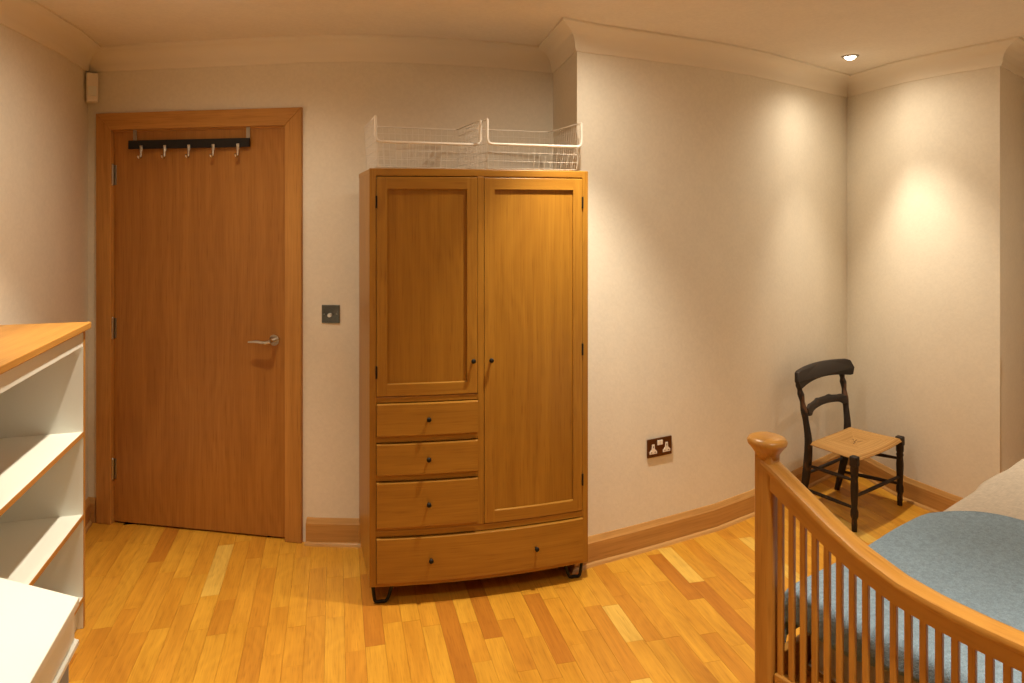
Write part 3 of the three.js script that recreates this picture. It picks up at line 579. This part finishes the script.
// ---------------------------------------------------------------- bed
const BED = { x: 0.729, d: 2.0, a: -55 };
{
  const k = thing('bed', 'oak bed frame with a swooping slatted footboard and round capped post', 'bed', BED.x, BED.d, 0, BED.a);
  const W = 1.40, m = M.bed;
  const railTop = x => { const q = Math.min(1, Math.abs(x - W / 2) / (W / 2)), pts = [[0, 0.668], [0.1, 0.669], [0.224, 0.671], [0.343, 0.676], [0.471, 0.69], [0.613, 0.724], [0.729, 0.765], [0.851, 0.815], [0.96, 0.86], [1, 0.875]]; for (let i = 1; i < pts.length; i++) if (q <= pts[i][0]) { const t = (q - pts[i - 1][0]) / (pts[i][0] - pts[i - 1][0]); return pts[i - 1][1] + (pts[i][1] - pts[i - 1][1]) * t; } return 0.875; };
  function end(z, up, lowTop, mats) {
    for (const x of [0, W]) {
      const p = part('post', grainUV(rbox(0.056, 0.895 + up, 0.056, x, (0.895 + up) / 2, z, 0.014, 3), 'y'), m, k);
      part('post_cap', grainUV(lathe([[0.0001, 0.034], [0.035, 0.033], [0.050, 0.027], [0.0555, 0.018], [0.053, 0.009], [0.042, -0.004], [0.034, -0.016], [0.031, -0.03], [0.0001, -0.03]], x, 0.899 + up, z, 32), 'z'), m, p);
    }
    // top rail: a flat swept board with a broad rounded upper edge
    const n = 56, prof = [[-0.023, -0.050], [-0.023, -0.014], [-0.030, -0.010], [-0.0325, 0.0], [-0.029, 0.009], [-0.018, 0.0145], [0, 0.016], [0.018, 0.0145], [0.029, 0.009], [0.0325, 0.0], [0.030, -0.010], [0.023, -0.014], [0.023, -0.050]];
    const pos = [], uv = [], idx = [], q = prof.length;
    for (let i = 0; i <= n; i++) { const x = W * i / n, y = railTop(x) + up - 0.016, s = (railTop(x + 0.01) - railTop(x - 0.01)) / 0.02, l = Math.hypot(1, s); for (let j = 0; j < q; j++) { const o = prof[j][1]; pos.push(x - s / l * o, y + o / l, z + prof[j][0]); uv.push((j / q) * 0.25, x / 1.4); } }
    for (let i = 0; i < n; i++) for (let j = 0; j < q; j++) { const a = i * q + j, b = i * q + (j + 1) % q, c = a + q, d = b + q; idx.push(a, b, c, b, d, c); }
    let g = new THREE.BufferGeometry(); g.setAttribute('position', new THREE.Float32BufferAttribute(pos, 3)); g.setAttribute('uv', new THREE.Float32BufferAttribute(uv, 2)); g.setIndex(idx); g.computeVertexNormals();
    part('top_rail', clean(toCreasedNormals(g, 0.7)), m, k);
    part('lower_rail', wbox(W - 0.06, 0.10, 0.03, W / 2, lowTop - 0.05, z, 'x', 0.006), m, k);
    for (let i = 0; ; i++) {
      const x = 0.0445 + i * 0.0345; if (x > W - 0.05) break;
      const yt = Math.min(railTop(x - 0.008), railTop(x + 0.008)) + up - 0.052, yb = lowTop - 0.01;
      part('slat', wbox(0.0165, yt - yb, 0.014, x, (yt + yb) / 2, z, 'y', 0.003), m, k);
    }
  }
  end(0, 0, 0.275);
  end(-2.13, 0.12, 0.30);
  for (const x of [0.012, W - 0.012]) part('side_rail', wbox(0.026, 0.15, 2.08, x, 0.235, -1.065, 'z', 0.004), m, k);
  part('base_slats', Array.from({ length: 14 }, (_, i) => wbox(W - 0.07, 0.014, 0.07, W / 2, 0.232, -0.16 - i * 0.14, 'x', 0.002)), m, k);
  part('slat_ledge', [wbox(0.03, 0.03, 2.05, 0.038, 0.21, -1.065, 'z'), wbox(0.03, 0.03, 2.05, W - 0.038, 0.21, -1.065, 'z')], m, k);

  const wob = (x, n, s) => Math.sin(x * 7.3 + n * 3.1 + s) * 0.5 + Math.sin(x * 3.7 - n * 8.9 + s * 2) * 0.35 + Math.sin(x * 17 + n * 13 + s) * 0.2;
  const mt = thing('mattress', 'pale mattress lying on the oak bed frame under the blanket', 'mattress', BED.x, BED.d, 0, BED.a);
  part('mattress_body', rbox(W - 0.075, 0.200, 1.93, W / 2, 0.3402, -1.085, 0.05, 4), M.mattress, mt);
  part('piping', [0.262, 0.408].map(y => tube([V(0.043, y, -0.17), V(0.09, y, -0.118), V(W / 2, y, -0.116), V(W - 0.09, y, -0.118), V(W - 0.043, y, -0.17), V(W - 0.038, y, -1.08), V(W - 0.043, y, -2.0), V(W - 0.09, y, -2.052), V(0.09, y, -2.052), V(0.043, y, -2.0), V(0.038, y, -1.08)], 0.004, 120, 6, true, 0.2)), M.mattress, mt);

  // cream duvet, from under the blanket up to the head
  const topH = (x, n) => 0.454 + 0.008 * smooth(0.5, 0.75, n) + 0.040 * smooth(0.9, 1.9, n);
  const dv = thing('duvet', 'cream linen duvet on the bed beyond the blue blanket', 'duvet', BED.x, BED.d, 0, BED.a);
  const drape = (s, w0, w1, r, drop) => {            // s runs across: drop, round, flat, round, drop
    const flat = w1 - w0 - 2 * r, arc = r * Math.PI / 2, tot = 2 * drop + 2 * arc + flat; let t = s * tot;
    if (t < drop) return [w0, -r - (drop - t)];
    t -= drop; if (t < arc) { const a = t / r; return [w0 + r * (1 - Math.cos(a)), -r * (1 - Math.sin(a))]; }
    t -= arc; if (t < flat) return [w0 + r + t, 0];
    t -= flat; if (t < arc) { const a = t / r; return [w1 - r + r * Math.sin(a), -r * (1 - Math.cos(a))]; }
    return [w1, -r - (t - arc)];
  };
  part('duvet_cover', shell((u, v) => {
    const n = 0.55 + 1.5 * v, [x, dy] = drape(u, 0.012, W - 0.012, 0.045, 0.12);
    const wrinkle = wob(x, n, 1.3) * 0.006 + Math.sin(n * 22 + x * 9 + Math.sin(x * 6) * 2) * 0.003;
    return V(x + (dy < -0.02 ? Math.sin(n * 14) * 0.012 * (x < 0.5 ? -1 : 1) : 0), topH(x, n) + dy + wrinkle + 0.002 - 0.01 * (1 - smooth(0, 0.08, v)), -n);
  }, 90, 90, 0.02), M.linen, dv);

  // blue fleece over the foot half
  const bl = thing('blue_blanket', 'pale blue fleece blanket spread over the foot of the bed', 'blanket', BED.x, BED.d, 0, BED.a);
  const far = x => 0.86 + 0.255 * (1 - Math.exp(-Math.max(0, x) / 0.085)) + 0.02 * Math.sin(x * 8);
  part('fleece', shell((u, v) => {
    const [x, dy] = drape(u, 0.0, W, 0.03, 0.11);
    const f = far(x), r = 0.02, drop = 0.065, arc = r * Math.PI / 2, n0 = 0.088; let t = v * (drop + arc + (f - n0 - r)), n, e;
    if (t < drop) { n = n0; e = -r - (drop - t); } else if (t < drop + arc) { const a = (t - drop) / r; n = n0 + r * (1 - Math.cos(a)); e = -r * (1 - Math.sin(a)); } else { n = n0 + r + (t - drop - arc); e = 0; }
    const fold = e < -0.01 ? Math.sin(x * 23) * 0.005 + Math.sin(x * 9 + 1) * 0.004 : 0;
    return V(x, topH(x, n) + 0.018 + dy + e * (1 + 0.2 * Math.sin(x * 11)) + wob(x, n, 4.1) * 0.003, -(n + fold));
  }, 110, 90, 0.01), M.blanket, bl);
}

// ---------------------------------------------------------------- ceiling downlights
const lampLabel = ['recessed downlight near the shelf unit and door', 'recessed downlight in front of the wardrobe', 'glowing recessed downlight above the chair corner', 'unseen recessed downlight out of view, lighting the white cabinet', 'unseen recessed downlight out of view, lighting the foot of the bed', 'unseen recessed downlight out of view, lighting the bed and its recess'];
LAMPS.forEach(([x, d], i) => {
  const k = thing('downlight', lampLabel[i], 'downlight', x, d, CEIL, 0, 'recessed ceiling downlights');
  part('bezel', lathe([[0.029, -0.001], [0.030, -0.006], [0.034, -0.0075], [0.040, -0.005], [0.043, 0.0], [0.029, 0.0]], 0, 0, 0, 32), M.steel, k);
  part('lamp_lens', lathe([[0.0001, -0.020], [0.012, -0.0185], [0.021, -0.0135], [0.0265, -0.007], [0.0285, -0.001], [0.0001, -0.0005]], 0, 0, 0, 28), M.lamp, k, 'glowing halogen lamp');
  const s = new THREE.SpotLight(LAMP, LAMP_CD * POWER[i], 0, R(36), 1, 2);
  s.position.set(0, -0.026, 0); s.target.position.set(AIM[i][0], -2, -AIM[i][1]); s.castShadow = true; s.shadow.radius = 1.4; s.shadow.mapSize.set(1024, 1024); s.shadow.bias = -0.0005;
  k.add(s, s.target); s.name = 'lamp_beam'; s.target.name = 'lamp_aim';
  const w = new THREE.SpotLight(LAMP, SPILL_CD * POWER[i], 0, R(84), 0.85, 2);
  w.position.set(0, -0.026, 0); w.target = s.target; w.castShadow = true; w.shadow.radius = 1.4; w.name = 'lamp_spill'; k.add(w);
});

renderer.render(scene, camera);
